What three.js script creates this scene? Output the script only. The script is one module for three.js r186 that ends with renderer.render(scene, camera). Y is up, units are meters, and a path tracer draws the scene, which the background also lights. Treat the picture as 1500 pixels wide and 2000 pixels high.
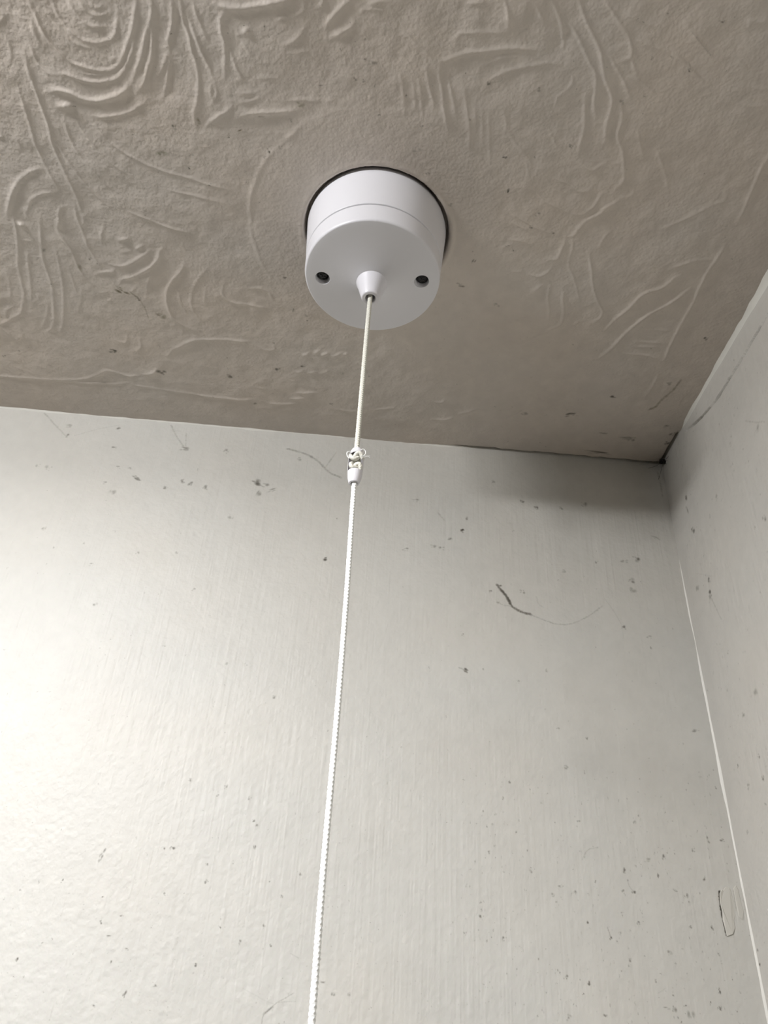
import * as THREE from 'three';
import { mergeGeometries, mergeVertices } from 'three/addons/utils/BufferGeometryUtils.js';
import { ImprovedNoise } from 'three/addons/math/ImprovedNoise.js';
import { RectAreaLightUniformsLib } from 'three/addons/lights/RectAreaLightUniformsLib.js';
import { Brush, Evaluator, SUBTRACTION } from 'three-bvh-csg';

// ------------------------------------------------------------------ camera, light, exposure
const scene = new THREE.Scene();
scene.background = new THREE.Color(0x000000);
const CEIL = 2.4, EYE = CEIL - 0.365, FOCAL = 1480;
const camera = new THREE.PerspectiveCamera(2 * Math.atan(1000 / FOCAL) * 180 / Math.PI, 0.75, 0.01, 20);
// the room's axes seen from the camera: right along the back wall, up, and into the back wall
const RT = new THREE.Vector3(0.99602982, -0.08456233, 0.0278173);
const UP = new THREE.Vector3(0.05401746, 0.8225038, 0.56618867);
const FW = new THREE.Vector3(-0.07075807, -0.56243818, 0.82380616);
const cx = new THREE.Vector3(RT.x, UP.x, -FW.x), cy = new THREE.Vector3(RT.y, UP.y, -FW.y), cz = new THREE.Vector3(-RT.z, -UP.z, FW.z);
camera.position.set(0, EYE, 0);
camera.quaternion.setFromRotationMatrix(new THREE.Matrix4().makeBasis(cx, cy, cz));
camera.updateMatrixWorld();

const renderer = new THREE.WebGLRenderer({ antialias: true });
renderer.toneMapping = THREE.LinearToneMapping;
renderer.toneMappingExposure = 1.0;
renderer.shadowMap.enabled = true;
RectAreaLightUniformsLib.init();
const LAMP = { x: -0.36, z: 0.08, radius: 0.062, drop: 0.04, nits: 255 };   // the small round ceiling light to the left of the camera

// ------------------------------------------------------------------ helpers
let seed = 20177;
const rnd = () => { seed = (seed * 1664525 + 1013904223) >>> 0; return seed / 4294967296; };
const perlin = new ImprovedNoise();
const noise = (x, y, z = 0) => perlin.noise(x, y, z);
const fbm = (x, y, z = 0) => noise(x, y, z) + 0.5 * noise(2.03 * x, 2.03 * y, z + 7) + 0.25 * noise(4.1 * x, 4.1 * y, z + 13);
const TABLE = new Float32Array(65536);                // a quick flat noise for the fine textures
for (let i = 0; i < 65536; i++) TABLE[i] = rnd() * 2 - 1;
const quick = (x, y) => {
  const i = Math.floor(x), j = Math.floor(y); let u = x - i, v = y - j; u = u * u * (3 - 2 * u); v = v * v * (3 - 2 * v);
  const a = (j & 255) << 8, b = ((j + 1) & 255) << 8, p = i & 255, q = (i + 1) & 255;
  return 0.75 * ((TABLE[a + p] * (1 - u) + TABLE[a + q] * u) * (1 - v) + (TABLE[b + p] * (1 - u) + TABLE[b + q] * u) * v);
};
const quickFbm = (x, y) => quick(x, y) + 0.5 * quick(2.03 * x + 17, 2.03 * y + 5) + 0.25 * quick(4.1 * x + 31, 4.1 * y + 77);
const smooth = (a, b, x) => { const t = Math.min(1, Math.max(0, (x - a) / (b - a))); return t * t * (3 - 2 * t); };
const BACK = -0.43714, CORNER_X = 0.22153, RIGHT_TILT = 1.0818 * Math.PI / 180;   // the right wall is a degree out of square
const rightX = (z) => CORNER_X - (z - BACK) * Math.tan(RIGHT_TILT);

// a direction through a point of the 1500 x 2000 photograph, followed to a real surface
const ray = (px, py) => { const r = new THREE.Vector3(px - 750, 1000 - py, FOCAL); return new THREE.Vector3(r.dot(RT), r.dot(UP), -r.dot(FW)); };
const onCeiling = (px, py) => { const r = ray(px, py); r.multiplyScalar((CEIL - EYE) / r.y); return [r.x, r.z]; };
const onBack = (px, py) => { const r = ray(px, py); r.multiplyScalar(BACK / r.z); return [r.x, r.y + EYE]; };
const onRight = (px, py) => { const r = ray(px, py), k = Math.tan(RIGHT_TILT), t = (CORNER_X + BACK * k) / (r.x + k * r.z); return [r.z * t, r.y * t + EYE]; };

function mesh(name, geometry, material, parent) {
  const m = new THREE.Mesh(geometry, material);
  m.name = name; m.castShadow = m.receiveShadow = true;
  parent.add(m);
  return m;
}
function structure(name, geometry, material, label) {
  const m = mesh(name, geometry, material, scene);
  m.userData = { kind: 'structure', label, category: name.split('_')[0] };
  return m;
}
function thing(name, label, category, [x, y, z]) {
  const g = new THREE.Group();
  g.name = name; g.position.set(x, y, z); g.userData = { label, category };
  scene.add(g);
  return g;
}
const box = (x0, x1, y0, y1, z0, z1) => new THREE.BoxGeometry(x1 - x0, y1 - y0, z1 - z0).translate((x0 + x1) / 2, (y0 + y1) / 2, (z0 + z1) / 2);
function curve(points, step) {                       // smooth the traced points
  if (points.length < 3) {
    const [a, b] = points, n = Math.max(2, Math.ceil(Math.hypot(b[0] - a[0], b[1] - a[1]) / step));
    return Array.from({ length: n + 1 }, (_, i) => [a[0] + (b[0] - a[0]) * i / n, a[1] + (b[1] - a[1]) * i / n]);
  }
  const c = new THREE.CatmullRomCurve3(points.map(([x, y]) => new THREE.Vector3(x, y, 0)), false, 'centripetal');
  return c.getSpacedPoints(Math.max(4, Math.ceil(c.getLength() / step))).map((p) => [p.x, p.y]);
}

// ------------------------------------------------------------------ the swirled plaster of the ceiling
const CR = { x0: -0.36, x1: 0.232, z0: -0.45, z1: -0.08 };
const TW = 2048, TH = Math.round(TW * (CR.z1 - CR.z0) / (CR.x1 - CR.x0)), TEXEL = (CR.x1 - CR.x0) / TW;
const SW = { x: -0.0055, z: -0.2607 };               // axis of the switch
const HOLE = 0.0400, RING = 0.0702;
const relief = new Float32Array(TW * TH);

// traced strokes: [origin x, origin y, [height, [x, y, x, y, ...]], ...] in a view magnified 3.75 times
const STROKES = [
  [0, 0,
    [1, [200, 0, 260, 110, 300, 210, 350, 290, 430, 380, 520, 460, 600, 490, 690, 515, 790, 520, 860, 480, 900, 410, 935, 310, 965, 220, 985, 90, 1000, -30]],
    [1, [1110, -30, 1100, 150, 1070, 230, 1050, 330, 1020, 450, 960, 600]],
    [1, [1100, 150, 1112, 260, 1105, 420, 1080, 500, 1050, 610, 990, 690]],
    [1.25, [1250, -30, 1262, 120, 1245, 230, 1230, 330, 1240, 390]],
    [0.9, [1235, 370, 1200, 470, 1180, 545]],
    [0.9, [1245, 390, 1230, 520, 1215, 640, 1180, 740]],
    [0.9, [1310, -30, 1335, 130, 1340, 170, 1380, 260, 1400, 370, 1435, 470, 1452, 600, 1445, 720, 1420, 850, 1430, 930]],
    [0.9, [1370, 120, 1410, 220, 1445, 310, 1490, 420, 1530, 500, 1560, 590]],
    [0.6, [1400, -20, 1440, 120, 1480, 220, 1510, 300]],
    [0.9, [960, 240, 970, 330, 945, 430, 900, 520, 845, 578, 740, 605, 650, 600, 540, 570, 480, 545, 400, 550]],
    [0.55, [480, -20, 540, 80, 600, 150, 650, 190, 720, 200, 800, 180]],
    [0.65, [375, -20, 420, 110, 480, 190, 540, 250, 610, 300, 700, 315, 780, 300, 835, 260, 850, 180, 865, 60]],
    [0.55, [565, -20, 620, 70, 680, 110, 750, 112, 810, 80]],
    [0.45, [340, 90, 400, 170, 460, 240, 530, 310, 600, 340, 700, 355]],
    [0.55, [210, 300, 240, 390, 280, 470, 340, 530, 390, 560]],
    [1.6, [345, 675, 400, 662, 470, 670, 540, 695, 600, 725, 700, 740, 790, 725, 870, 695, 920, 660, 945, 625], 1.5],
    [2.2, [430, 785, 480, 778, 530, 770], 2],
    [1, [180, 400, 220, 560, 260, 660, 300, 780, 345, 900, 370, 1000, 400, 1100, 450, 1210, 490, 1300, 540, 1400, 575, 1490, 600, 1580]],
    [0.8, [130, 640, 175, 780, 220, 920, 250, 1030, 290, 1130, 345, 1240, 400, 1340, 430, 1395]],
    [0.7, [370, 1000, 430, 1080, 490, 1170, 560, 1270, 640, 1370, 720, 1450, 800, 1520]],
    [0.6, [460, 840, 490, 960, 530, 1060, 590, 1150, 660, 1230, 760, 1340, 850, 1410]],
    [0.5, [540, 850, 600, 960, 680, 1060, 770, 1160, 860, 1230, 960, 1290]],
    [0.8, [700, 920, 760, 1000, 850, 1080, 970, 1155, 1100, 1220, 1250, 1270, 1400, 1310, 1500, 1345, 1650, 1380]],
    [1, [670, 850, 760, 860, 860, 845, 940, 825, 1010, 785, 1060, 745]],
    [0.5, [1200, 1385, 1330, 1415, 1490, 1450, 1620, 1480]],
    [1.1, [300, 1235, 230, 1255, 160, 1300, 110, 1370, 80, 1440, 65, 1500, 55, 1600], 1.4],
    [0.8, [420, 1410, 330, 1415, 260, 1440, 215, 1480, 195, 1560, 185, 1600]],
    [0.6, [45, 270, 65, 340, 75, 400, 60, 480]],
    [0.5, [790, 460, 860, 420]], [0.5, [600, 540, 700, 552, 760, 540]],
    [0.6, [230, 160, 250, 230, 290, 320]], [0.5, [-20, 190, 20, 130, 60, 90]], [0.9, [-20, 1015, 20, 990], 1.4],
    [0.35, [80, 980, 130, 1040, 150, 1100]], [0.35, [640, 30, 700, 60, 760, 50]]],
  [300, 0,
    [1.7, [450, 30, 520, 55, 600, 65, 700, 55, 830, 30, 970, 0, 1010, -20], 1.5],
    [1.2, [560, 90, 510, 100, 488, 150, 490, 220, 515, 310, 522, 400, 520, 480, 520, 580]],
    [0.8, [520, 320, 560, 390, 590, 460, 610, 520, 640, 575, 600, 600]],
    [1.6, [655, 240, 690, 222], 1.6], [0.5, [600, 270, 650, 240]],
    [1.3, [1460, -10, 1390, 40, 1340, 90, 1290, 150, 1260, 200], 1.2],
    [0.6, [1250, 0, 1215, 60]], [0.5, [1110, 30, 1080, 90, 1020, 120]], [0.8, [900, 150, 965, 125]],
    [0.8, [620, 755, 700, 745, 790, 715]], [0.6, [960, 745, 1060, 735, 1180, 740, 1300, 738]],
    [1, [610, 865, 700, 835, 820, 828, 930, 822, 1050, 815], 1.3],
    [1.5, [570, 770, 540, 810, 470, 855, 390, 915]],
    [0.6, [430, 600, 415, 680, 430, 740]], [0.6, [440, 610, 460, 680, 420, 770]],
    [0.4, [620, 690, 760, 685]], [0.4, [740, 580, 820, 572, 910, 575]], [0.35, [760, 470, 850, 455]], [0.3, [1030, 390, 1160, 370]],
    [0.7, [960, 340, 1050, 280, 1100, 210], 1.5], [0.8, [1280, 290, 1400, 230, 1450, 190, 1470, 150], 1.4],
    [0.3, [640, 310, 700, 390, 740, 450]], [0.7, [970, 1010, 1080, 965]]],
  [700, 0,
    [0.7, [0, 100, 40, 70, 120, 70, 190, 75]], [0.7, [60, 50, 120, 20, 200, 10], 1.5],
    [1, [800, 35, 860, 22, 905, 25, 910, -10]],
    [1, [1060, -20, 1085, 60, 1095, 140, 1090, 235]],
    [1, [1085, 240, 960, 240, 850, 243, 770, 245, 740, 250, 700, 300]],
    [1.3, [600, 455, 650, 440, 720, 415, 790, 392, 850, 385, 950, 375, 1060, 360, 1180, 355, 1300, 360, 1300, 330]],
    [0.8, [600, 460, 590, 560, 610, 660, 620, 770, 640, 880, 655, 1000]],
    [0.7, [490, 450, 505, 560, 520, 650, 545, 740, 550, 830]],
    [0.6, [650, 560, 680, 680, 700, 780, 710, 860]],
    [0.5, [765, 620, 785, 740, 800, 860, 810, 960, 810, 1130]],
    [0.5, [310, 550, 325, 680, 335, 770, 335, 860]],
    [0.6, [300, 215, 370, 270, 430, 330, 490, 380, 550, 450]],
    [0.4, [880, 500, 1000, 440, 1120, 415, 1210, 420]],
    [0.6, [930, 600, 1050, 540, 1180, 500, 1290, 480, 1390, 460, 1480, 475]],
    [0.9, [1400, -20, 1440, 60, 1480, 160, 1495, 260, 1495, 350]],
    [0.4, [1290, 40, 1330, 110, 1370, 200]],
    [0.5, [1100, 970, 1150, 1060, 1200, 1120, 1250, 1170]],
    [0.5, [1500, 680, 1460, 710, 1440, 780]], [0.4, [1400, 960, 1450, 1080]], [0.4, [1230, 1160, 1245, 1300]],
    [0.6, [600, 1385, 700, 1360, 770, 1350]],
    [0.25, [400, 600, 420, 840]], [0.25, [440, 560, 470, 850]], [0.3, [850, 780, 860, 1000]], [0.3, [900, 760, 905, 1040]],
    [0.3, [1040, 760, 1080, 900, 1060, 1000]], [0.25, [950, 820, 960, 1180]]],
  [1100, 0,
    [1.2, [105, -20, 130, 60, 150, 120, 190, 210, 230, 290, 270, 380, 285, 460, 300, 560, 330, 640, 355, 720, 350, 790, 325, 880, 310, 960, 300, 1050, 255, 1055]],
    [0.9, [290, -20, 360, 90, 410, 170, 460, 240, 490, 320, 500, 380, 480, 430, 400, 450]],
    [0.8, [0, 150, 60, 200, 110, 280, 160, 390, 190, 460, 230, 530, 235, 650, 225, 780, 240, 900]],
    [0.7, [280, 415, 330, 415, 380, 490, 430, 570, 460, 650, 490, 720]], [0.6, [490, 420, 520, 500, 530, 540]],
    [0.7, [350, 50, 430, 90, 530, 140, 610, 180, 700, 200]],
    [0.6, [490, 270, 570, 310, 640, 340, 740, 370, 860, 440, 960, 540, 1050, 640]],
    [0.6, [470, 570, 560, 600, 630, 660, 720, 740]],
    [0.6, [930, 220, 980, 290, 1030, 350, 1080, 410]], [0.3, [860, 130, 930, 200]], [0.3, [1180, 390, 1260, 430, 1350, 520]],
    [0.6, [395, 715, 375, 800, 340, 880]],
    [1, [400, 740, 430, 820, 425, 890, 400, 960, 400, 1020, 430, 1100, 440, 1200, 440, 1320, 400, 1370, 360, 1420]],
    [0.9, [160, 680, 155, 830, 150, 960, 120, 1060, 110, 1150]],
    [0.6, [60, 560, 70, 600, 40, 640, 0, 690]],
    [1, [90, 1170, 140, 1210, 210, 1250, 310, 1185]],
    [0.6, [0, 1350, 70, 1390, 150, 1415, 200, 1390, 230, 1350]],
    [0.4, [540, 950, 560, 1050, 590, 1180]], [0.5, [680, 1090, 720, 1200, 750, 1300, 770, 1420]],
    [1, [1335, 212, 1365, 190, 1360, 160, 1440, 165, 1490, 158]],
    [0.5, [1240, 750, 1340, 775, 1440, 780, 1520, 785]], [0.5, [1370, 640, 1440, 655, 1520, 650]],
    [1, [1520, 1110, 1500, 1150, 1450, 1230, 1400, 1350, 1340, 1490, 1270, 1640]],
    [0.5, [1190, 1390, 1180, 1470, 1100, 1500, 900, 1600, 700, 1690]],
    [0.5, [520, 1370, 500, 1430, 420, 1470]], [0.5, [290, 1400, 250, 1460]]],
  [0, 400,
    [0.7, [60, 0, 45, 100]],
    [1, [90, 60, 120, 200, 130, 330, 130, 440, 150, 540, 175, 660, 165, 730, 150, 790, 90, 830, 0, 880, -40, 900]],
    [0.7, [190, 0, 185, 60, 210, 110]],
    [3.4, [150, 142, 160, 148], 1.6],
    [0.9, [290, 90, 300, 250, 310, 380, 340, 480, 380, 600, 390, 720, 395, 830, 380, 900, 330, 940]],
    [0.5, [350, 700, 345, 800, 300, 910]],
    [0.6, [400, 300, 430, 430, 460, 600, 465, 750, 460, 860, 430, 960]],
    [0.8, [200, 330, 205, 450, 220, 560, 225, 680, 200, 690]],
    [0.9, [490, 10, 440, 30, 430, 110, 425, 190, 460, 250, 520, 330, 560, 430, 620, 530, 690, 590]],
    [0.8, [545, 0, 560, 90, 600, 190, 640, 300, 690, 390, 740, 470]],
    [0.5, [615, 50, 610, 160]], [0.7, [765, 140, 740, 220, 745, 300]],
    [1.1, [690, 515, 760, 495, 820, 490, 840, 460]],
    [1.3, [800, 440, 860, 450, 930, 440, 1020, 390, 1100, 335]],
    [1.3, [865, 590, 890, 550, 950, 535, 1030, 500, 1110, 450, 1160, 390, 1170, 340, 1205, 310]],
    [1.2, [990, 330, 1050, 295]], [1.4, [870, 265, 940, 245], 1.2], [0.5, [880, 355, 970, 335]],
    [1, [1350, 430, 1320, 490, 1260, 560, 1220, 640, 1225, 730, 1270, 830, 1340, 880, 1420, 920], 1.3],
    [0.7, [960, 640, 990, 600]], [0.5, [720, 650, 800, 635]], [0.5, [780, 710, 820, 695]],
    [0.9, [930, 960, 920, 1010, 850, 995]], [1.1, [1020, 980, 1030, 1040, 1000, 1070, 1050, 1065]],
    [0.9, [-80, 1250, 0, 1255, 200, 1270, 400, 1280, 560, 1280, 640, 1270, 700, 1250, 780, 1215, 860, 1230, 940, 1255, 1040, 1250]],
    [1.4, [1050, 1245, 1110, 1235, 1160, 1195], 1.3], [1, [480, 1285, 620, 1305, 750, 1310, 850, 1315, 940, 1305]],
    [0.6, [960, 1320, 1130, 1345, 1300, 1370, 1500, 1395]], [0.9, [1220, 1110, 1270, 1060, 1310, 1040, 1400, 1000, 1440, 970]],
    [0.8, [930, 50, 1060, 100, 1200, 155, 1330, 190, 1420, 210]],
    [0.4, [40, 480, 70, 600, 75, 720]], [0.5, [500, 470, 540, 580, 560, 650]], [0.6, [280, 650, 285, 700]],
    [0.5, [1110, 480, 1080, 580, 1070, 680]], [0.6, [1500, 480, 1430, 580, 1400, 680, 1410, 770, 1480, 860]],
    [0.4, [150, 920, 160, 960, 100, 1000]], [0.35, [600, 600, 590, 700, 570, 780]], [0.4, [1300, 620, 1330, 740, 1400, 840]]],
  [300, 500,
    [0.6, [510, 200, 500, 270, 540, 320, 600, 345, 700, 360, 790, 380, 850, 385]],
    [0.8, [690, 240, 780, 240, 850, 270]], [0.9, [840, 260, 870, 320]],
    [0.4, [380, 230, 370, 360]], [0.4, [280, 230, 270, 330, 300, 420]],
    [0.8, [200, 650, 280, 620, 400, 610, 540, 615, 640, 625, 720, 630]],
    [0.7, [760, 660, 820, 690, 880, 685, 880, 650]],
    [1, [1085, 735, 1140, 710], 1.2], [1, [1180, 720, 1210, 690], 1.2], [1, [1220, 730, 1280, 710], 1.2], [1, [1320, 735, 1375, 710], 1.2], [1, [1390, 725, 1420, 710], 1.2],
    [0.7, [1040, 850, 1090, 850], 1.3], [0.7, [1130, 860, 1190, 850], 1.3], [0.7, [1220, 865, 1280, 840], 1.3],
    [1, [1050, 1005, 1180, 1000], 1.2], [0.8, [1000, 1045, 1120, 1040], 1.2],
    [0.9, [250, 1005, 400, 1030, 560, 1045, 640, 1055, 720, 1050]], [0.7, [820, 1075, 960, 1085, 1040, 1080]],
    [0.7, [1340, 1120, 1430, 1135, 1500, 1140]], [0.4, [740, 965, 840, 970]]],
  [700, 780,
    [0.7, [100, 75, 180, 70, 260, 60]], [1.3, [560, 20, 610, 20, 630, 0], 1.2], [1, [730, 110, 800, 90, 880, 65], 1.3],
    [0.9, [540, 150, 640, 150, 700, 130]], [0.7, [1080, 140, 1190, 90], 1.4], [0.8, [1290, 110, 1330, 80], 1.4]],
  [800, 200,
    [0.7, [750, 1240, 830, 1240]], [1.2, [880, 1260, 940, 1275, 1000, 1250, 1045, 1200]],
    [1.3, [1020, 1150, 1070, 1150, 1110, 1080, 1140, 1010]],
    [1.2, [1145, 985, 1190, 980, 1240, 920, 1300, 865, 1390, 820, 1440, 770, 1500, 740, 1560, 690]],
    [0.9, [1220, 830, 1280, 815, 1340, 770, 1390, 700, 1440, 660]],
    [0.6, [920, 660, 980, 720, 1080, 770, 1160, 810, 1210, 830]], [0.5, [1010, 580, 1050, 630, 1130, 680, 1220, 740]],
    [0.8, [1050, 560, 1160, 600, 1240, 650, 1300, 650, 1340, 610]],
    [0.7, [700, 790, 770, 830, 860, 880, 950, 930, 1040, 960]], [0.5, [720, 870, 810, 910, 900, 960]],
    [0.6, [700, 1000, 800, 1010, 900, 1040]], [0.5, [660, 1070, 740, 1040]],
    [1, [890, 1400, 960, 1340], 1.3], [0.7, [1030, 1340, 1010, 1430]], [0.8, [1130, 1370, 1120, 1450, 1110, 1500]],
    [0.5, [1190, 980, 1190, 1060, 1160, 1190, 1200, 1280, 1230, 1400]],
    [0.5, [1500, 920, 1430, 980, 1390, 1060, 1380, 1120]], [0.5, [720, 220, 780, 310, 830, 370, 880, 440, 870, 540]]],
  [1000, 500,
    [0.8, [560, -25, 580, 100, 590, 210, 620, 320, 660, 410, 640, 455, 570, 500]], [0.5, [420, 80, 460, 200, 490, 320]],
    [0.9, [370, 250, 370, 320, 375, 420, 350, 500, 270, 540, 160, 600, 40, 650]], [0.5, [280, 200, 260, 300, 270, 420, 250, 500]],
    [0.9, [1200, 150, 1100, 230, 960, 280, 860, 380, 760, 460, 650, 570], 1.2],
    [1, [1300, 240, 1150, 350, 1000, 430, 880, 520, 780, 620, 700, 700, 620, 760], 1.2],
    [0.4, [850, 600, 960, 545, 1170, 550]], [0.4, [860, 620, 1000, 632, 1130, 640]], [0.4, [900, 665, 1100, 665]], [0.5, [800, 715, 1000, 730, 1090, 775]],
    [1.1, [1560, -80, 1500, 20, 1430, 120, 1370, 240, 1330, 330, 1260, 460, 1200, 570, 1150, 670, 1110, 760, 1085, 775]],
    [0.7, [1070, 870, 1030, 950, 970, 1040]], [0.5, [1490, 30, 1370, 30, 1250, 60, 1120, 110]],
    [0.5, [0, 490, 110, 440, 150, 380]], [0.7, [450, 500, 490, 480]]],
];
const toGrid = ([x, z]) => [(x - CR.x0) / TEXEL, (z - CR.z0) / TEXEL];
function stamp(points, height, sigma) {             // the greater of the ridges that meet, tapering at the ends
  const n = points.length, r = Math.ceil(3.2 * sigma);
  points.forEach(([gx, gz], i) => {
    const taper = Math.pow(Math.sin(Math.PI * Math.min(0.5, Math.max(0.06, Math.min(i, n - 1 - i) / Math.min(n - 1, 60)))), 0.7);
    const h = height * taper * (0.85 + 0.3 * noise(gx * 0.02, gz * 0.02, 3));
    for (let j = Math.max(0, Math.floor(gz - r)); j <= Math.min(TH - 1, gz + r); j++)
      for (let k = Math.max(0, Math.floor(gx - r)); k <= Math.min(TW - 1, gx + r); k++) {
        const d2 = ((k - gx) ** 2 + (j - gz) ** 2) / (sigma * sigma), v = h * (0.76 * Math.exp(-d2 / 1.0) + 0.24 * Math.exp(-d2 / 4.5)), at = j * TW + k;
        if (v > relief[at]) relief[at] = v;
      }
  });
}
const RIDGE = 0.00056, SIGMA = 0.00066;
for (const [ox, oy, ...list] of STROKES)
  for (const [h, flat, wide = 1] of list) {
    const pts = [];
    for (let i = 0; i < flat.length; i += 2) pts.push(toGrid(onCeiling(ox + flat[i] / 3.75, oy + flat[i + 1] / 3.75)));
    stamp(curve(pts, 1.2), (0.3 + 0.7 * h) * (oy >= 500 ? 1.3 : 1) * RIDGE * (wide > 1 ? 1.25 : 1), wide * SIGMA / TEXEL * (0.75 + 0.25 * Math.min(h, 1.4)));
  }
// where the photograph does not reach: the same kind of arcs, drawn with the comb at random
for (let k = 0; k < 26; k++) {
  const ccx = CR.x0 + rnd() * (CR.x1 - CR.x0), ccz = k % 2 ? -0.12 + rnd() * 0.05 : CR.z0 + rnd() * 0.36;
  const a0 = rnd() * 6.28, span = 1.2 + rnd() * 1.6;
  for (let q = 0; q < 5; q++) {
    const r = 0.012 + q * 0.0065 + rnd() * 0.002, arc = [];
    for (let i = 0; i <= 90; i++) { const a = a0 + span * i / 90; arc.push(toGrid([ccx + r * Math.cos(a), ccz + r * Math.sin(a)])); }
    const seen = arc.some(([gx, gz]) => { const x = CR.x0 + gx * TEXEL, z = CR.z0 + gz * TEXEL; return z < -0.128 - 0.09 * Math.max(0, -x - 0.17) && x > -0.16 - (-0.16 - z) * 0.36; });
    if (!seen) stamp(arc, RIDGE * (0.5 + 0.5 * rnd()), SIGMA / TEXEL);
  }
}
// broad lumps, brush drag and the flat skim round the switch
const broad = (x, z) => 0.00042 * quickFbm(x * 42, z * 42) + 0.0002 * quickFbm(x * 130 + 50, z * 130);
const marginBack = (x) => BACK + 0.021 + 0.0015 * noise(x * 30, 2);
function ceilingHeight(x, z, ridge) {
  const r = Math.hypot(x - SW.x, z - SW.z), a = Math.atan2(z - SW.z, x - SW.x);
  const skim = 1 - smooth(RING - 0.004, RING + 0.001, r + 0.0012 * noise(a * 4, 5));
  const border = Math.max(1 - smooth(0, 0.004, z - marginBack(x)), 1 - smooth(0, 0.004, rightX(z) - x - 0.0245));
  const keep = (1 - 0.85 * skim) * (1 - 0.75 * border);
  let h = (ridge * keep) + broad(x, z) * (1 - 0.65 * skim) * (1 - 0.6 * border);
  h += 0.00018 * skim;
  const ringLip = Math.exp(-(((r - RING + 0.0012 * noise(a * 4, 5)) / 0.0011) ** 2));
  h += ringLip * (0.00006 + 0.0003 * Math.max(0, Math.cos(a - 3.0)) ** 4 + 0.00012 * noise(a * 7, 4));   // plaster left proud at the edge of the patch
  const lip = Math.exp(-(((r - HOLE - 0.0022) / 0.0012) ** 2));
  h += lip * (0.0002 + 0.0009 * Math.max(0, Math.cos(a + 0.15)) ** 2 + 0.0002 * noise(a * 9, 1));
  h *= smooth(HOLE, HOLE + 0.0007, r);
  h -= 0.006 * (1 - smooth(HOLE - 0.0006, HOLE + 0.0003, r + 0.00035 * noise(a * 14, 8)));       // the hole the switch sits in
  // the open joint where the plaster has shrunk away from the walls beside the corner
  const gapBack = smooth(0.055, 0.09, x + 0.012 * noise(x * 60, 9)) * (1 - smooth(0.0009, 0.0018, z - BACK - 0.0007 * quick(x * 160, 3) - 0.0006));
  const gapRight = (1 - smooth(-0.408, -0.396, z)) * (1 - smooth(0.0009, 0.0018, rightX(z) - x - 0.0006 * quick(z * 160, 8) - 0.0006));
  h -= 0.0045 * Math.max(gapBack, gapRight);
  return h;
}
const full = new Float32Array(TW * TH);
for (let j = 0; j < TH; j++) for (let k = 0; k < TW; k++) full[j * TW + k] = ceilingHeight(CR.x0 + (k + 0.5) * TEXEL, CR.z0 + (j + 0.5) * TEXEL, relief[j * TW + k]);
function blur(src, w, h, r) {
  const a = new Float32Array(src.length), b = new Float32Array(src.length), n = 2 * r + 1;
  for (let j = 0; j < h; j++) for (let k = 0, s = 0; k < w; k++) {
    if (!k) for (let q = -r; q <= r; q++) s += src[j * w + Math.max(0, Math.min(w - 1, q))]; else s += src[j * w + Math.min(w - 1, k + r)] - src[j * w + Math.max(0, k - r - 1)];
    a[j * w + k] = s / n;
  }
  for (let k = 0; k < w; k++) for (let j = 0, s = 0; j < h; j++) {
    if (!j) for (let q = -r; q <= r; q++) s += a[Math.max(0, Math.min(h - 1, q)) * w + k]; else s += a[Math.min(h - 1, j + r) * w + k] - a[Math.max(0, j - r - 1) * w + k];
    b[j * w + k] = s / n;
  }
  return b;
}
const shape = blur(full, TW, TH, 1);
const sample = (x, z) => {
  const gx = Math.min(TW - 1.001, Math.max(0, (x - CR.x0) / TEXEL - 0.5)), gz = Math.min(TH - 1.001, Math.max(0, (z - CR.z0) / TEXEL - 0.5));
  const i = Math.floor(gx), j = Math.floor(gz), u = gx - i, v = gz - j, at = j * TW + i;
  return (shape[at] * (1 - u) + shape[at + 1] * u) * (1 - v) + (shape[at + TW] * (1 - u) + shape[at + TW + 1] * u) * v;
};
// fine grain of old paint and brush drag, and what the mesh is too coarse to hold
function floatTexture(data, w, h) {
  const rgba = new Float32Array(w * h * 4);
  for (let i = 0; i < w * h; i++) { rgba[4 * i] = rgba[4 * i + 1] = rgba[4 * i + 2] = data[i]; rgba[4 * i + 3] = 1; }
  const t = new THREE.DataTexture(rgba, w, h, THREE.RGBAFormat, THREE.FloatType);
  t.magFilter = t.minFilter = THREE.LinearFilter; t.needsUpdate = true;
  return t;
}
const GRAIN = 0.002;
const fine = new Float32Array(TW * TH);
for (let j = 0; j < TH; j++) for (let k = 0; k < TW; k++) {
  const x = k * TEXEL, z = j * TEXEL, at = j * TW + k;
  const g = 0.00006 * quickFbm(x * 900, z * 900) + 0.00006 * quick(x * 380 + 9, z * 380);
  fine[at] = 0.5 + g / GRAIN;
}

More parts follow.
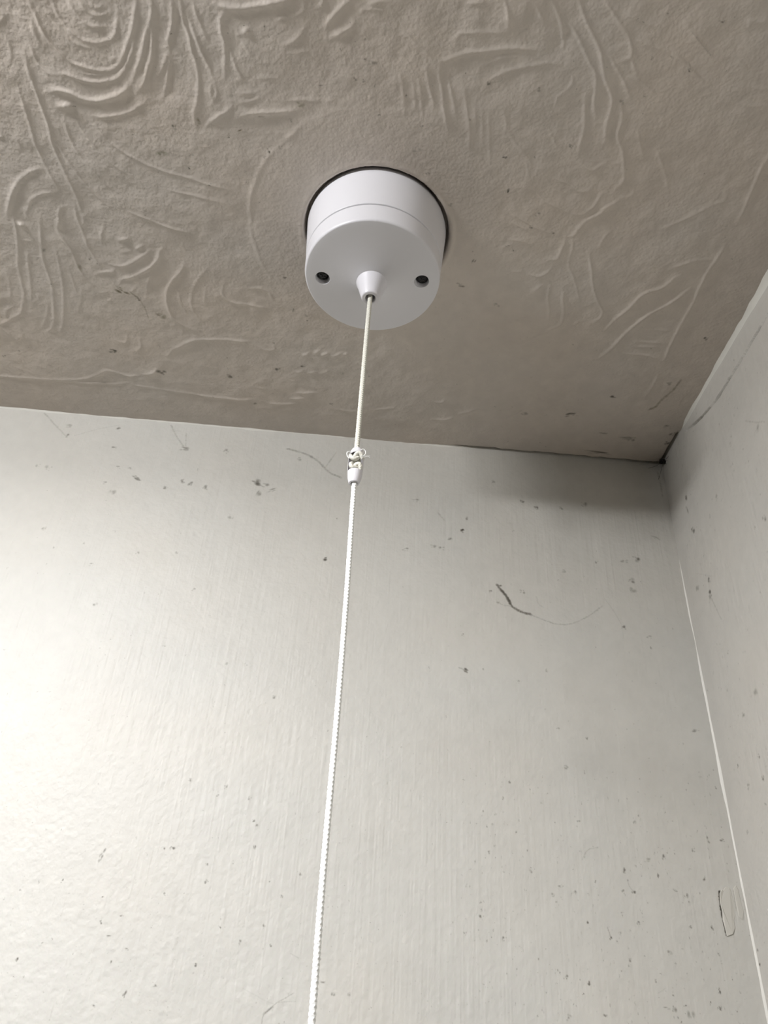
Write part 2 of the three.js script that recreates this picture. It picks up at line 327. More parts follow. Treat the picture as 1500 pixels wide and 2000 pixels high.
// ------------------------------------------------------------------ painted marks (stains, specks, old cobweb) on canvas
function paint(w, h, base, mottle, scaleX, scaleY, place) {
  const canvas = document.createElement('canvas'); canvas.width = w; canvas.height = h;
  const c = canvas.getContext('2d');
  c.fillStyle = `rgb(${base.join(',')})`; c.fillRect(0, 0, w, h);
  const spot = (px, py, rx, alpha, ry = rx, turn = 0, rgb = '52,48,40') => {   // an uneven blot: several small overlapping ones
    const [x, y, k] = place(px, py);
    for (let i = 0; i < 7; i++) {
      const ox = (rnd() - 0.5) * rx * 1.8, oy = (rnd() - 0.5) * ry * 1.8, s = i ? 0.3 + rnd() * rnd() * 0.7 : 0.8;
      c.save(); c.translate(x + (ox * Math.cos(turn) - oy * Math.sin(turn)) * k, y + (ox * Math.sin(turn) + oy * Math.cos(turn)) * k); c.rotate(turn); c.scale(Math.max(0.6, rx * k * s), Math.max(0.6, ry * k * s));
      const g = c.createRadialGradient(0, 0, 0, 0, 0, 1), dense = i ? 0.5 : 0.9;
      g.addColorStop(0, `rgba(${rgb},${alpha * dense})`); g.addColorStop(0.45, `rgba(${rgb},${alpha * dense * 0.55})`); g.addColorStop(1, `rgba(${rgb},0)`);
      c.fillStyle = g; c.beginPath(); c.arc(0, 0, 1, 0, 6.29); c.fill(); c.restore();
    }
  };
  const line = (flat, width, alpha, rgb = '58,54,46') => {
    const pts = [];
    for (let i = 0; i < flat.length; i += 2) pts.push([flat[i], flat[i + 1]]);
    for (const [px, py] of curve(pts, 0.8)) {
      const a = alpha * (0.55 + 0.9 * Math.abs(noise(px * 0.21, py * 0.21, 3)));
      const [x, y, k] = place(px + (rnd() - 0.5) * width * 0.5, py + (rnd() - 0.5) * width * 0.5);
      c.fillStyle = `rgba(${rgb},${Math.min(0.8, a * 0.19)})`; c.beginPath(); c.arc(x, y, Math.max(0.5, width * k * (0.3 + 0.35 * rnd())), 0, 6.29); c.fill();
    }
  };
  const finish = () => {
    const im = c.getImageData(0, 0, w, h), d = im.data;
    for (let j = 0; j < h; j++) for (let k = 0; k < w; k++) {
      const at = 4 * (j * w + k), m = 1 + mottle * (quickFbm(k * scaleX * 16, j * scaleY * 16) * 0.5 + 0.45 * quickFbm(k * scaleX * 160, j * scaleY * 160)), warm = mottle * 0.2 * quick(k * scaleX * 25 + 40, j * scaleY * 25);
      d[at] *= m * (1 + warm); d[at + 1] *= m; d[at + 2] *= m * (1 - warm);
    }
    c.putImageData(im, 0, 0);
    const t = new THREE.CanvasTexture(canvas); t.colorSpace = THREE.SRGBColorSpace; t.anisotropy = 8;
    return t;
  };
  return { spot, line, finish, canvas, context: c };
}
const rate = (at, px, py) => { const a = at(px, py), b = at(px + 4, py), d = at(px, py + 4); return (Math.hypot(b[0] - a[0], b[1] - a[1]) + Math.hypot(d[0] - a[0], d[1] - a[1])) / 8; };

const ceilPaint = paint(TW, TH, [196, 187, 177], 0.045, TEXEL, TEXEL, (px, py) => { const [x, z] = onCeiling(px, py); return [(x - CR.x0) / TEXEL, TH - (z - CR.z0) / TEXEL, rate(onCeiling, px, py) / TEXEL]; });
const BROWN = '74,66,44';
for (const [ox, oy, list] of [
  [0, 400, [[905, 640, 40, 0.75, 18, 0.5, BROWN], [870, 610, 22, 0.5, 12, 0.5, BROWN], [1185, 810, 32, 0.4, 26, 0, BROWN], [1150, 790, 30, 0.25, 18, 0.6, BROWN], [828, 1072, 18, 0.95, 15], [1185, 1225, 24, 0.75, 20], [325, 330, 14, 0.35], [30, 1110, 9, 0.35], [605, 470, 34, 0.28, 20, 0.9, BROWN], [1025, 690, 14, 0.6], [130, 1070, 8, 0.3], [660, 395, 12, 0.35]]],
  [0, 0, [[1190, 1130, 30, 0.45, 20, 0, '72,76,48'], [1385, 1235, 8, 0.85], [1280, 935, 14, 0.5, 18], [1460, 900, 22, 0.5, 26, 0, BROWN], [542, 778, 9, 0.9, 5], [985, 990, 12, 0.35, 6], [1252, 248, 6, 0.9], [970, 1155, 9, 0.3], [1400, 1130, 14, 0.3, 8], [800, 275, 16, 0.3, 8]]],
  [300, 0, [[840, 1105, 12, 0.8, 14], [812, 1150, 9, 0.55], [620, 955, 26, 0.75, 7, -0.4, BROWN], [550, 1000, 9, 0.5], [1230, 625, 18, 0.55, 6, -0.4], [1080, 765, 34, 0.4, 22, 0, '72,70,44'], [662, 188, 5, 0.95], [812, 192, 6, 0.95], [842, 265, 6, 0.95], [263, 1233, 7, 0.75], [415, 1350, 11, 0.45], [790, 860, 26, 0.25, 12], [1000, 880, 12, 0.4], [1370, 360, 8, 0.5], [700, 1030, 8, 0.4], [930, 1080, 14, 0.3], [680, 1330, 8, 0.4], [1480, 580, 12, 0.5], [545, 245, 4, 0.8], [270, 1135, 12, 0.3, 7]]],
  [700, 0, [[100, 460, 30, 0.35, 20], [785, 540, 6, 0.95], [955, 610, 13, 0.7, 16], [1320, 655, 14, 0.45, 18], [350, 705, 8, 0.55, 16], [465, 925, 14, 0.55, 8], [150, 843, 14, 0.55, 7], [40, 590, 10, 0.6], [1075, 1155, 16, 0.65, 11], [1100, 1390, 8, 0.65, 20], [815, 870, 8, 0.5], [890, 860, 8, 0.35], [45, 430, 16, 0.5, 8], [120, 620, 6, 0.35, 16], [510, 1270, 14, 0.3, 9], [50, 290, 8, 0.4], [1290, 1150, 9, 0.35]]],
  [1100, 0, [[540, 140, 7, 0.85], [590, 165, 16, 0.4, 6, 0.4], [765, 100, 12, 0.5, 6], [1165, 155, 24, 0.65, 9, 0.2], [800, 420, 14, 0.5, 7, 0.6], [925, 510, 18, 0.75, 8, 0.7], [320, 490, 5, 0.85], [650, 425, 8, 0.45, 14], [430, 745, 16, 0.35], [585, 832, 6, 0.5], [55, 1075, 14, 0.35], [1190, 525, 6, 0.6], [605, 705, 14, 0.4, 6]]],
  [300, 500, [[915, 832, 15, 0.8, 13], [550, 885, 20, 0.55, 18], [1095, 805, 15, 0.55, 11], [965, 165, 14, 0.45], [1020, 395, 9, 0.45, 14], [745, 1080, 14, 0.35, 10], [1300, 1085, 12, 0.4], [1380, 860, 10, 0.3], [880, 640, 9, 0.45], [1120, 435, 9, 0.35]]],
  [800, 200, [[690, 405, 16, 0.55, 8], [725, 640, 8, 0.7, 22, 0.2], [755, 1078, 9, 0.75], [715, 1050, 16, 0.6, 7], [468, 1165, 9, 0.6, 22, 0.4], [372, 1335, 22, 0.6, 13], [930, 820, 16, 0.45, 14], [1052, 955, 11, 0.65], [890, 905, 14, 0.4], [300, 750, 16, 0.3, 12], [135, 515, 10, 0.4], [60, 345, 26, 0.25, 16], [120, 610, 10, 0.9, 10], [640, 1480, 16, 0.3], [1185, 325, 12, 0.4]]],
  [1000, 500, [[738, 1035, 22, 0.75, 13], [430, 1160, 30, 0.8, 13, -0.5], [1420, 605, 14, 0.75, 15], [1140, 935, 16, 0.4], [90, 1150, 20, 0.35, 14], [640, 1440, 70, 0.7, 12], [860, 1335, 60, 0.35, 12], [1140, 1250, 24, 0.35, 14], [690, 1300, 40, 0.3, 10], [1190, 1300, 14, 0.6, 20, 0.6], [1140, 1370, 14, 0.7, 14], [880, 1340, 18, 0.4]]],
]) for (const [x, y, rx, alpha, ry, turn, rgb] of list) ceilPaint.spot(ox + x / 3.75, oy + y / 3.75, rx / 3.75, alpha, (ry ?? rx) / 3.75, turn, rgb);
ceilPaint.line([254, 570, 272, 584, 280, 596, 284, 604, 290, 622], 3, 0.5, BROWN);
ceilPaint.line([956, 162, 980, 157, 980, 150], 1.6, 0.7); ceilPaint.line([980, 157, 992, 168], 1, 0.35);
ceilPaint.line([1340, 22, 1346, 12], 1.4, 0.8); ceilPaint.line([1345, 122, 1349, 132, 1345, 140], 1.4, 0.8); ceilPaint.line([1341, 130, 1353, 138], 1.4, 0.8);
ceilPaint.line([1350, 60, 1375, 92, 1388, 108], 2.5, 0.4); ceilPaint.line([535, 250, 575, 205, 600, 200], 1.5, 0.2);
ceilPaint.line([1268, 800, 1280, 795, 1295, 778, 1312, 765, 1330, 742], 4, 0.5, BROWN);
ceilPaint.line([240, 225, 300, 262, 340, 285], 1.2, 0.25);
for (let i = 0; i < 420; i++) ceilPaint.spot(rnd() * 1500, rnd() * 900, 0.6 + 1.6 * rnd() * rnd(), 0.15 + 0.5 * rnd() * rnd());

const BR = { x0: -0.38, x1: 0.23, y0: 1.9, y1: 2.41 }, BW = 2048, BH = Math.round(BW * (BR.y1 - BR.y0) / (BR.x1 - BR.x0)), BT = (BR.x1 - BR.x0) / BW;
const backPaint = paint(BW, BH, [193, 191, 184], 0.025, BT, BT, (px, py) => { const [x, y] = onBack(px, py); return [(x - BR.x0) / BT, (BR.y1 - y) / BT, rate(onBack, px, py) / BT]; });
for (const [ox, oy, k, list] of [
  [0, 760, 2.143, [[285, 152, 14, 0.35, 8], [278, 195, 9, 0.45], [497, 165, 9, 0.4], [482, 243, 11, 0.4, 7], [571, 371, 18, 0.7, 8, 0.4], [497, 326, 9, 0.35, 5], [540, 330, 8, 0.35, 5], [775, 248, 16, 0.55, 9], [945, 262, 10, 0.4], [695, 411, 9, 0.45], [766, 383, 9, 0.5], [800, 395, 10, 0.5], [858, 413, 10, 0.45], [1070, 385, 18, 0.8, 12, 0.4], [1105, 402, 14, 0.45, 8], [1085, 435, 9, 0.35, 18, 0.4], [1130, 425, 20, 0.4, 7, -0.4], [465, 430, 14, 0.25], [1365, 712, 11, 0.95, 10], [740, 685, 6, 0.4], [1145, 1290, 8, 0.4], [205, 332, 12, 0.25], [438, 392, 6, 0.35], [965, 540, 9, 0.25], [810, 840, 7, 0.35], [400, 897, 9, 0.25], [950, 1150, 8, 0.4, 6], [685, 1072, 8, 0.3, 5], [1255, 290, 9, 0.35], [1030, 1150, 6, 0.25], [575, 685, 6, 0.35], [160, 320, 8, 0.25], [385, 735, 10, 0.25, 6], [185, 585, 8, 0.25]]],
  [900, 800, 2.5, [[185, 860, 10, 0.6, 8], [145, 888, 7, 0.55], [300, 888, 9, 0.5], [190, 945, 12, 0.35, 8], [795, 1065, 10, 0.6], [800, 740, 16, 0.4, 9], [855, 730, 13, 0.6], [665, 745, 8, 0.4], [830, 835, 12, 0.5], [840, 882, 14, 0.3], [920, 1110, 14, 0.3, 8], [930, 1165, 7, 0.5], [300, 450, 7, 0.5], [370, 482, 7, 0.5], [10, 592, 8, 0.85], [32, 1276, 13, 1, 10, 0.5], [485, 478, 9, 0.4], [600, 462, 12, 0.4], [420, 1275, 8, 0.3], [280, 1330, 9, 0.25], [505, 790, 9, 0.3], [945, 625, 24, 0.3, 6, 0.4], [10, 1100, 6, 0.5]]],
  [900, 1400, 2.5, [[240, 320, 7, 0.55, 9], [615, 105, 7, 0.5], [515, 245, 14, 0.4, 8], [575, 510, 9, 0.55, 5], [800, 750, 9, 0.75, 14], [845, 855, 11, 0.8, 8], [990, 680, 9, 0.6, 14], [965, 770, 8, 0.55, 14], [1275, 600, 13, 0.65, 8], [1187, 790, 8, 0.65], [733, 1083, 7, 0.9], [626, 1305, 8, 0.9, 11], [596, 1351, 5, 0.9], [621, 1005, 8, 0.65], [103, 970, 11, 0.55], [215, 1085, 10, 0.5], [1150, 65, 16, 0.45, 8], [1262, 1335, 8, 0.9, 13], [1221, 1394, 5, 0.95], [1264, 1422, 7, 0.75, 11], [1040, 1420, 14, 0.5, 18], [1010, 1422, 16, 0.4, 5], [706, 1458, 9, 0.6], [1225, 1030, 8, 0.65, 12, -0.5], [865, 1005, 8, 0.5], [490, 825, 12, 0.4, 7], [452, 870, 10, 0.4], [1048, 845, 12, 0.45, 6], [1100, 872, 10, 0.45], [850, 512, 9, 0.3], [910, 700, 16, 0.3, 9], [1245, 345, 6, 0.5], [475, 55, 9, 0.4, 5], [140, 660, 8, 0.45], [1210, 600, 7, 0.5, 14], [1135, 650, 8, 0.45], [555, 860, 9, 0.4], [655, 805, 6, 0.55], [790, 855, 9, 0.5], [1120, 1025, 9, 0.55, 6], [1020, 1155, 12, 0.35], [825, 1185, 9, 0.45], [515, 1272, 9, 0.45], [950, 1290, 7, 0.5], [1095, 1412, 9, 0.6, 5], [1125, 1460, 16, 0.35, 20], [530, 1465, 10, 0.4], [1350, 1437, 4, 0.95], [1075, 1490, 4, 0.95], [1040, 1360, 6, 0.5], [95, 905, 6, 0.5], [15, 1055, 5, 0.5], [340, 755, 9, 0.35]]],
  [0, 1400, 2.143, [[432, 572, 8, 0.5, 18, 0.4], [420, 592, 8, 0.4, 12], [720, 549, 11, 0.75, 8], [690, 553, 6, 0.45], [260, 688, 5, 0.8, 8], [866, 690, 10, 0.6, 8], [510, 833, 9, 0.65, 5], [421, 858, 7, 0.65], [72, 1017, 7, 0.8], [820, 1037, 9, 0.7, 7, 0.5], [521, 1165, 8, 0.8, 15, 0.3], [650, 1125, 8, 0.55, 5], [457, 917, 11, 0.55, 4], [795, 261, 5, 0.55, 8], [1060, 432, 7, 0.65], [1076, 452, 6, 0.5], [1066, 543, 5, 0.55, 9], [690, 743, 8, 0.5, 5, 0.6], [535, 974, 10, 0.4, 5], [945, 295, 7, 0.45, 10], [912, 328, 5, 0.5], [1045, 340, 8, 0.4], [1105, 880, 6, 0.45, 10], [1130, 690, 5, 0.4], [1180, 750, 6, 0.5], [920, 880, 5, 0.65], [865, 618, 7, 0.45], [1258, 660, 8, 0.4], [1132, 954, 6, 0.6], [1003, 942, 8, 0.4, 10], [176, 948, 4, 0.7], [218, 930, 4, 0.5], [464, 1030, 4, 0.6, 8], [390, 1208, 12, 0.5, 4, 0.4], [432, 753, 4, 0.7], [85, 724, 9, 0.35, 4], [1350, 1110, 14, 0.5, 5], [1395, 1160, 8, 0.5], [1340, 1015, 5, 0.4], [58, 1086, 4, 0.5], [98, 1088, 4, 0.5], [1460, 1160, 9, 0.3]]],
  [700, 780, 3.75, [[762, 963, 16, 0.75, 13], [675, 1022, 16, 0.45, 11], [555, 1080, 22, 0.35, 14], [340, 1100, 18, 0.5, 12], [610, 1095, 16, 0.35], [785, 870, 14, 0.35], [990, 602, 14, 0.35], [415, 742, 20, 0.3, 12], [1200, 750, 13, 0.4], [1305, 798, 13, 0.45]]],
]) for (const [x, y, rx, alpha, ry, turn] of list) backPaint.spot(ox + x / k, oy + y / k, rx / k, alpha, (ry ?? rx) / k, turn);
for (const [flat, width, alpha] of [
  [[334, 830, 345, 852, 360, 874], 3, 0.42], [[364, 846, 362, 874], 2.5, 0.28], [[86, 806, 110, 832, 128, 851], 3, 0.3], [[145, 851, 190, 838, 233, 830], 2, 0.18],
  [[560, 876, 600, 888, 620, 900, 644, 923, 667, 933], 4, 0.38], [[658, 881, 645, 900, 634, 914], 3, 0.25],
  [[970, 1142, 982, 1156, 994, 1172, 998, 1182, 1016, 1194, 1036, 1200], 4.5, 1.1], [[978, 1152, 990, 1166, 996, 1178], 5, 0.8], [[984, 1182, 998, 1183], 3, 0.3],
  [[1036, 1200, 1060, 1210, 1088, 1219, 1116, 1218, 1148, 1204, 1176, 1184], 3, 0.32], [[1180, 1168, 1200, 1196, 1216, 1224], 2, 0.22], [[1048, 1165, 1052, 1180, 1062, 1186], 3, 0.18],
  [[896, 1303, 908, 1309], 3, 0.5], [[1137, 1679, 1148, 1660, 1168, 1655], 2.5, 0.4], [[1225, 1718, 1230, 1732, 1238, 1742], 2, 0.5], [[1186, 1810, 1190, 1822, 1193, 1833], 2, 0.7],
  [[511, 2000, 514, 1984, 530, 1968, 541, 1958, 556, 1950, 574, 1939], 2, 0.8], [[541, 1958, 560, 1956, 577, 1956], 1.6, 0.6], [[538, 1962, 518, 1954, 496, 1942, 474, 1930], 1.4, 0.4], [[514, 1980, 520, 1976, 533, 1966], 4, 0.4],
  [[567, 1862, 583, 1871], 1.8, 0.5], [[1285, 1940, 1300, 1930], 2, 0.4], [[855, 1000, 862, 1010, 868, 1016], 3, 0.3],
  [[1284, 922, 1290, 945, 1294, 970], 3, 0.3],
  [[1405, 1740, 1406, 1760, 1409, 1780, 1414, 1805, 1419, 1826], 3, 5], [[1432, 1738, 1435, 1760, 1438, 1778], 2, 0.6]]) backPaint.line(flat, width, alpha);
for (let i = 0; i < 900; i++) { const y = 860 + 1140 * Math.sqrt(rnd()); backPaint.spot(1480 * rnd(), y, 0.6 + 2 * rnd() * rnd(), 0.12 + 0.4 * rnd() * rnd(), 0.6 + 2.4 * rnd() * rnd()); }
for (let i = 0; i < 320; i++) { const y = 1500 + 500 * rnd(); backPaint.spot(900 + 560 * rnd(), y, 0.6 + 1.6 * rnd(), 0.12 + 0.35 * rnd(), 0.8 + 2.6 * rnd()); }

const RR = { z0: -0.45, z1: 0.0, y0: 1.9, y1: 2.41 }, RW = 1024, RH = Math.round(RW * (RR.y1 - RR.y0) / (RR.z1 - RR.z0)), RTX = (RR.z1 - RR.z0) / RW;
const rightPaint = paint(RW, RH, [193, 190, 183], 0.025, RTX, RTX, (px, py) => { const [z, y] = onRight(px, py); return [(z - RR.z0) / RTX, (RR.y1 - y) / RTX, rate(onRight, px, py) / RTX]; });
for (const [ox, oy, k, list] of [
  [900, 800, 2.5, [[1100, 432, 8, 0.6, 11], [1104, 490, 6, 0.35, 14], [1135, 581, 11, 0.75], [1215, 830, 8, 0.6], [1219, 903, 11, 0.75], [1130, 1186, 11, 0.45], [1440, 1380, 16, 0.25], [1380, 1490, 8, 0.4], [1480, 530, 10, 0.5], [1250, 430, 9, 0.3], [1450, 95, 12, 0.2], [1160, 880, 12, 0.3]]],
  [900, 1400, 2.5, [[1453, 190, 8, 0.6], [1350, 241, 7, 0.5], [1478, 300, 8, 0.6], [1405, 340, 8, 0.4], [1462, 1214, 8, 0.95, 5], [1424, 1290, 4, 0.8], [1450, 1140, 6, 0.4], [1490, 430, 6, 0.5], [1400, 560, 7, 0.3]]],
]) for (const [x, y, rx, alpha, ry, turn] of list) rightPaint.spot(ox + x / k, oy + y / k, rx / k, alpha, (ry ?? rx) / k, turn);
for (const [flat, width, alpha] of [
  [[1390, 1168, 1400, 1190, 1410, 1210], 2, 0.4], [[1456, 822, 1475, 825, 1492, 824], 2.5, 0.4], [[1482, 832, 1474, 845], 2, 0.25], [[1385, 1165, 1389, 1160], 2, 0.4],
  [[1362, 1120, 1390, 1126], 2, 0.2]]) rightPaint.line(flat, width, alpha);
for (let i = 0; i < 260; i++) rightPaint.spot(1330 + 170 * rnd(), 700 + 1300 * rnd(), 0.8 + 2 * rnd() * rnd(), 0.1 + 0.35 * rnd() * rnd());

// brushed emulsion: fine upright drag with a little orange peel
function wallGrain(w, h, t) {
  const a = new Float32Array(w * h);
  for (let j = 0; j < h; j++) for (let k = 0; k < w; k++) {
    const x = k * t, y = j * t;
    const drag = 0.00008 * quick(x * 1100, y * 45) + 0.0001 * quick(x * 420, y * 22 + 60), peel = 0.00009 * quickFbm(x * 420, y * 420);
    a[j * w + k] = 0.5 + (drag * (0.6 + 0.6 * quick(x * 9, y * 9)) + peel) / GRAIN;
  }
  return floatTexture(a, w, h);
}

// ------------------------------------------------------------------ the room
const wallMap = { roughness: 0.55 };
const ceilMat = new THREE.MeshStandardMaterial({ map: ceilPaint.finish(), bumpMap: floatTexture(fine, TW, TH), bumpScale: GRAIN, roughness: 0.6 });
const backMat = new THREE.MeshStandardMaterial({ ...wallMap, map: backPaint.finish(), bumpMap: wallGrain(BW, BH, BT), bumpScale: GRAIN });
const rightMat = new THREE.MeshStandardMaterial({ ...wallMap, map: rightPaint.finish(), bumpMap: wallGrain(RW, RH, RTX), bumpScale: GRAIN });
const plainMat = new THREE.MeshStandardMaterial({ color: 0xc1bfb8, roughness: 0.6 });
const floorMat = new THREE.MeshStandardMaterial({ color: 0x6a5f52, roughness: 0.6 });
const caulkMat = new THREE.MeshStandardMaterial({ color: 0xdcdad2, roughness: 0.5 });

const ROOM = { x0: -2.6, z1: 2.9 };
const steps = (...runs) => { const out = [runs[0]]; for (let i = 1; i < runs.length; i += 2) { const a = out[out.length - 1], b = runs[i], n = Math.max(1, Math.round((b - a) / runs[i + 1])); for (let k = 1; k <= n; k++) out.push(a + (b - a) * k / n); } return out; };
function sheet(us, vs, point, uv) {                  // a grid of points with shared vertices
  const nu = us.length, nv = vs.length, pos = new Float32Array(nu * nv * 3), tex = new Float32Array(nu * nv * 2), idx = new Uint32Array((nu - 1) * (nv - 1) * 6);
  let p = 0, q = 0, e = 0;
  for (const v of vs) for (const u of us) { const a = point(u, v), b = uv(u, v); pos[p++] = a[0]; pos[p++] = a[1]; pos[p++] = a[2]; tex[q++] = b[0]; tex[q++] = b[1]; }
  for (let j = 0; j < nv - 1; j++) for (let i = 0; i < nu - 1; i++) { const a = j * nu + i, b = a + 1, c = a + nu, d = c + 1; idx.set([a, b, c, b, d, c], e); e += 6; }
  const g = new THREE.BufferGeometry();
  g.setAttribute('position', new THREE.BufferAttribute(pos, 3)); g.setAttribute('uv', new THREE.BufferAttribute(tex, 2)); g.setIndex(new THREE.BufferAttribute(idx, 1));
  g.computeVertexNormals();
  return g;
}
const flatUv = (g, u = 0.02, v = 0.02) => { const t = g.attributes.uv; for (let i = 0; i < t.count; i++) t.setXY(i, u, v); return g; };

// ceiling: fine where the photograph looks, coarser beyond, solid above
const fadeOut = (x, z) => smooth(-0.36, -0.345, x) * (1 - smooth(-0.095, -0.08, z));
const ceilSheet = sheet(
  steps(ROOM.x0 - 0.05, CR.x0 - 0.3, 0.03, CR.x0, 0.006, CR.x1, 0.00064), steps(BACK - 0.012, CR.z1, 0.00064, CR.z1 + 0.3, 0.006, ROOM.z1 + 0.05, 0.03),
  (x, z) => { const f = fadeOut(x, z); return [x, CEIL - (f * sample(x, z) + (1 - f) * (0.0005 * fbm(x * 60, z * 60, 1.3) + 0.0006 * Math.max(0, Math.sin(260 * (x + 0.25 * fbm(x * 5, z * 5, 2))) * noise(x * 14, z * 14, 6)))), z]; },
  (x, z) => [Math.min(0.999, Math.max(0.001, (x - CR.x0) / (CR.x1 - CR.x0))), Math.min(0.999, Math.max(0.001, (z - CR.z0) / (CR.z1 - CR.z0)))]);
const ceiling = structure('ceiling', mergeGeometries([ceilSheet, flatUv(box(ROOM.x0 - 0.1, 0.4, CEIL + 0.02, CEIL + 0.12, BACK - 0.12, ROOM.z1 + 0.1))]), ceilMat, 'beige grey ceiling of swirled textured plaster');

const wave = (a, b, k) => 0.0005 * noise(a * 9, b * 9, k) + 0.00022 * noise(a * 45, b * 45, k + 3);
const backSheet = sheet(steps(ROOM.x0 - 0.05, BR.x0, 0.04, 0.26, 0.004), steps(0, 1.88, 0.06, CEIL + 0.01, 0.004), (x, y) => [x, y, BACK + wave(x, y, 2)], (x, y) => [Math.min(0.999, Math.max(0.001, (x - BR.x0) / (BR.x1 - BR.x0))), Math.min(0.999, Math.max(0.001, (y - BR.y0) / (BR.y1 - BR.y0)))]);
const wallBack = structure('wall_back', mergeGeometries([backSheet, flatUv(box(ROOM.x0 - 0.1, 0.4, 0, CEIL + 0.02, BACK - 0.12, BACK - 0.005))]), backMat, 'off white painted wall speckled with mould behind the cord');
// an open crack runs along the top of the right wall, below the filler
const CRACK = curve([[1335, 846], [1345, 838], [1375, 810], [1400, 780], [1425, 740], [1455, 690], [1500, 610], [1540, 530]].map(([x, y]) => onRight(x, y)), 0.0015);
const crackDepth = (z, y) => {
  if (y < CEIL - 0.05 || z > CRACK[CRACK.length - 1][0] + 0.004) return 0;
  let best = 1, at = 0;
  CRACK.forEach(([cz, cyy], i) => { const d = Math.hypot(cz - z, cyy - y); if (d < best) { best = d; at = i / (CRACK.length - 1); } });
  return 0.003 * smooth(0, 0.12, at) * (0.75 + 0.5 * quick(at * 26, 4)) * (1 - smooth(0.0004, 0.0012, best + 0.0004 * quick(z * 300, y * 300)));
};
const rightSheet = sheet(steps(BACK - 0.01, -0.17, 0.0006, 0.02, 0.004, ROOM.z1 + 0.05, 0.05), steps(0, 1.88, 0.06, CEIL - 0.045, 0.004, CEIL + 0.01, 0.0006), (z, y) => [rightX(z) + wave(z, y, 7) + crackDepth(z, y), y, z], (z, y) => [Math.min(0.999, Math.max(0.001, (z - RR.z0) / (RR.z1 - RR.z0))), Math.min(0.999, Math.max(0.001, (y - RR.y0) / (RR.y1 - RR.y0)))]);
const rightBody = flatUv(box(0.006, 0.13, 0, CEIL + 0.02, -0.02, ROOM.z1 - BACK + 0.05)); rightBody.rotateY(-RIGHT_TILT); rightBody.translate(CORNER_X, 0, BACK);
structure('wall_right', mergeGeometries([rightSheet, rightBody]), rightMat, 'off white painted side wall meeting the back wall');
structure('wall_left', box(ROOM.x0 - 0.12, ROOM.x0, 0, CEIL + 0.02, BACK - 0.12, ROOM.z1 + 0.1), plainMat, 'plain off white painted wall facing the side wall');
structure('wall_front', box(ROOM.x0 - 0.1, 0.4, 0, CEIL + 0.02, ROOM.z1, ROOM.z1 + 0.12), plainMat, 'plain off white painted wall behind the viewer');
structure('floor', box(ROOM.x0 - 0.1, 0.4, -0.1, 0, BACK - 0.12, ROOM.z1 + 0.1), floorMat, 'plain grey beige floor');

// beads of filler in the joints
function bead(name, from, to, ca, cb, width, rough, label) {   // a fillet along from > to; ca and cb point out along the two faces
  const n = Math.ceil(from.distanceTo(to) / 0.003), us = steps(0, 1, 1 / n), vs = [0, 0.25, 0.5, 0.75, 1], p = new THREE.Vector3();
  const g = sheet(us, vs, (u, v) => {
    const w = width * (0.75 + rough * noise(u * n * 0.09, 3.3, width * 900) + rough * 0.5 * noise(u * n * 0.4, 1.3, 2)) * (0.05 + 0.95 * smooth(0, 0.05, u) * (1 - smooth(0.93, 1, u))), s = Math.sin(v * Math.PI) * 0.12;
    p.copy(from).lerp(to, u).addScaledVector(ca, w * (1 - v - s) - 0.0006 * v).addScaledVector(cb, w * (v - s) - 0.0006 * (1 - v));
    return p.toArray();
  }, (u, v) => [u * n * 0.003, v]);
  structure(name, g, caulkMat, label);
}
const V = (x, y, z) => new THREE.Vector3(x, y, z);
bead('trim_1', V(CORNER_X, 1.2, BACK), V(CORNER_X, CEIL - 0.036, BACK), V(-1, 0, 0), V(0, 0, 1), 0.0023, 0.25, 'thin white bead of filler down the corner of the two walls');
bead('trim_2', V(-0.6, CEIL, BACK), V(0.09, CEIL, BACK), V(0, -1, 0), V(0, 0, 1), 0.0018, 0.7, 'thin white bead of filler between ceiling and mouldy back wall');
bead('trim_3', V(rightX(-0.405), CEIL, -0.405), V(rightX(0.15), CEIL, 0.15), V(0, -1, 0), V(-1, 0, 0), 0.0048, 0.25, 'wider white bead of filler along the top of the side wall');

// ------------------------------------------------------------------ loose plaster beside the corner bead
{
  const chalk = new THREE.MeshStandardMaterial({ color: 0xc4c1b8, roughness: 0.75 });
  for (const [traced, lift] of [
    [[[1406, 1746], [1409, 1739], [1413, 1740], [1417, 1733], [1424, 1735], [1428, 1741], [1430, 1752], [1434, 1766], [1433, 1777], [1436, 1788], [1432, 1797], [1435, 1812], [1430, 1824], [1420, 1828], [1417, 1814], [1412, 1796], [1411, 1780], [1407, 1763]], 0.07],
    [[[1433, 1736], [1437, 1730], [1441, 1738], [1444, 1752], [1449, 1766], [1452, 1782], [1450, 1796], [1444, 1790], [1440, 1776], [1437, 1758]], 0.09]]) {
    const outline = traced.map(([x, y]) => onBack(x, y)), right = Math.max(...outline.map((q) => q[0]));
    const flake = new THREE.ExtrudeGeometry(new THREE.Shape(outline.map(([x, y]) => new THREE.Vector2(x, y))), { depth: 0.0005, bevelEnabled: true, bevelSize: 0.00025, bevelThickness: 0.0003, bevelSegments: 2, steps: 1 });
    const p = flake.attributes.position;                // proud along its broken left edge, level with the wall on the right
    for (let i = 0; i < p.count; i++) p.setZ(i, p.getZ(i) + BACK - 0.0007 + lift * (right - p.getX(i)) + 0.0006 * noise(p.getX(i) * 420, p.getY(i) * 260));
    flake.computeVertexNormals();
    mesh('plaster_flake', flake, chalk, wallBack).userData = { label: 'loose flake of plaster' };
  }
}

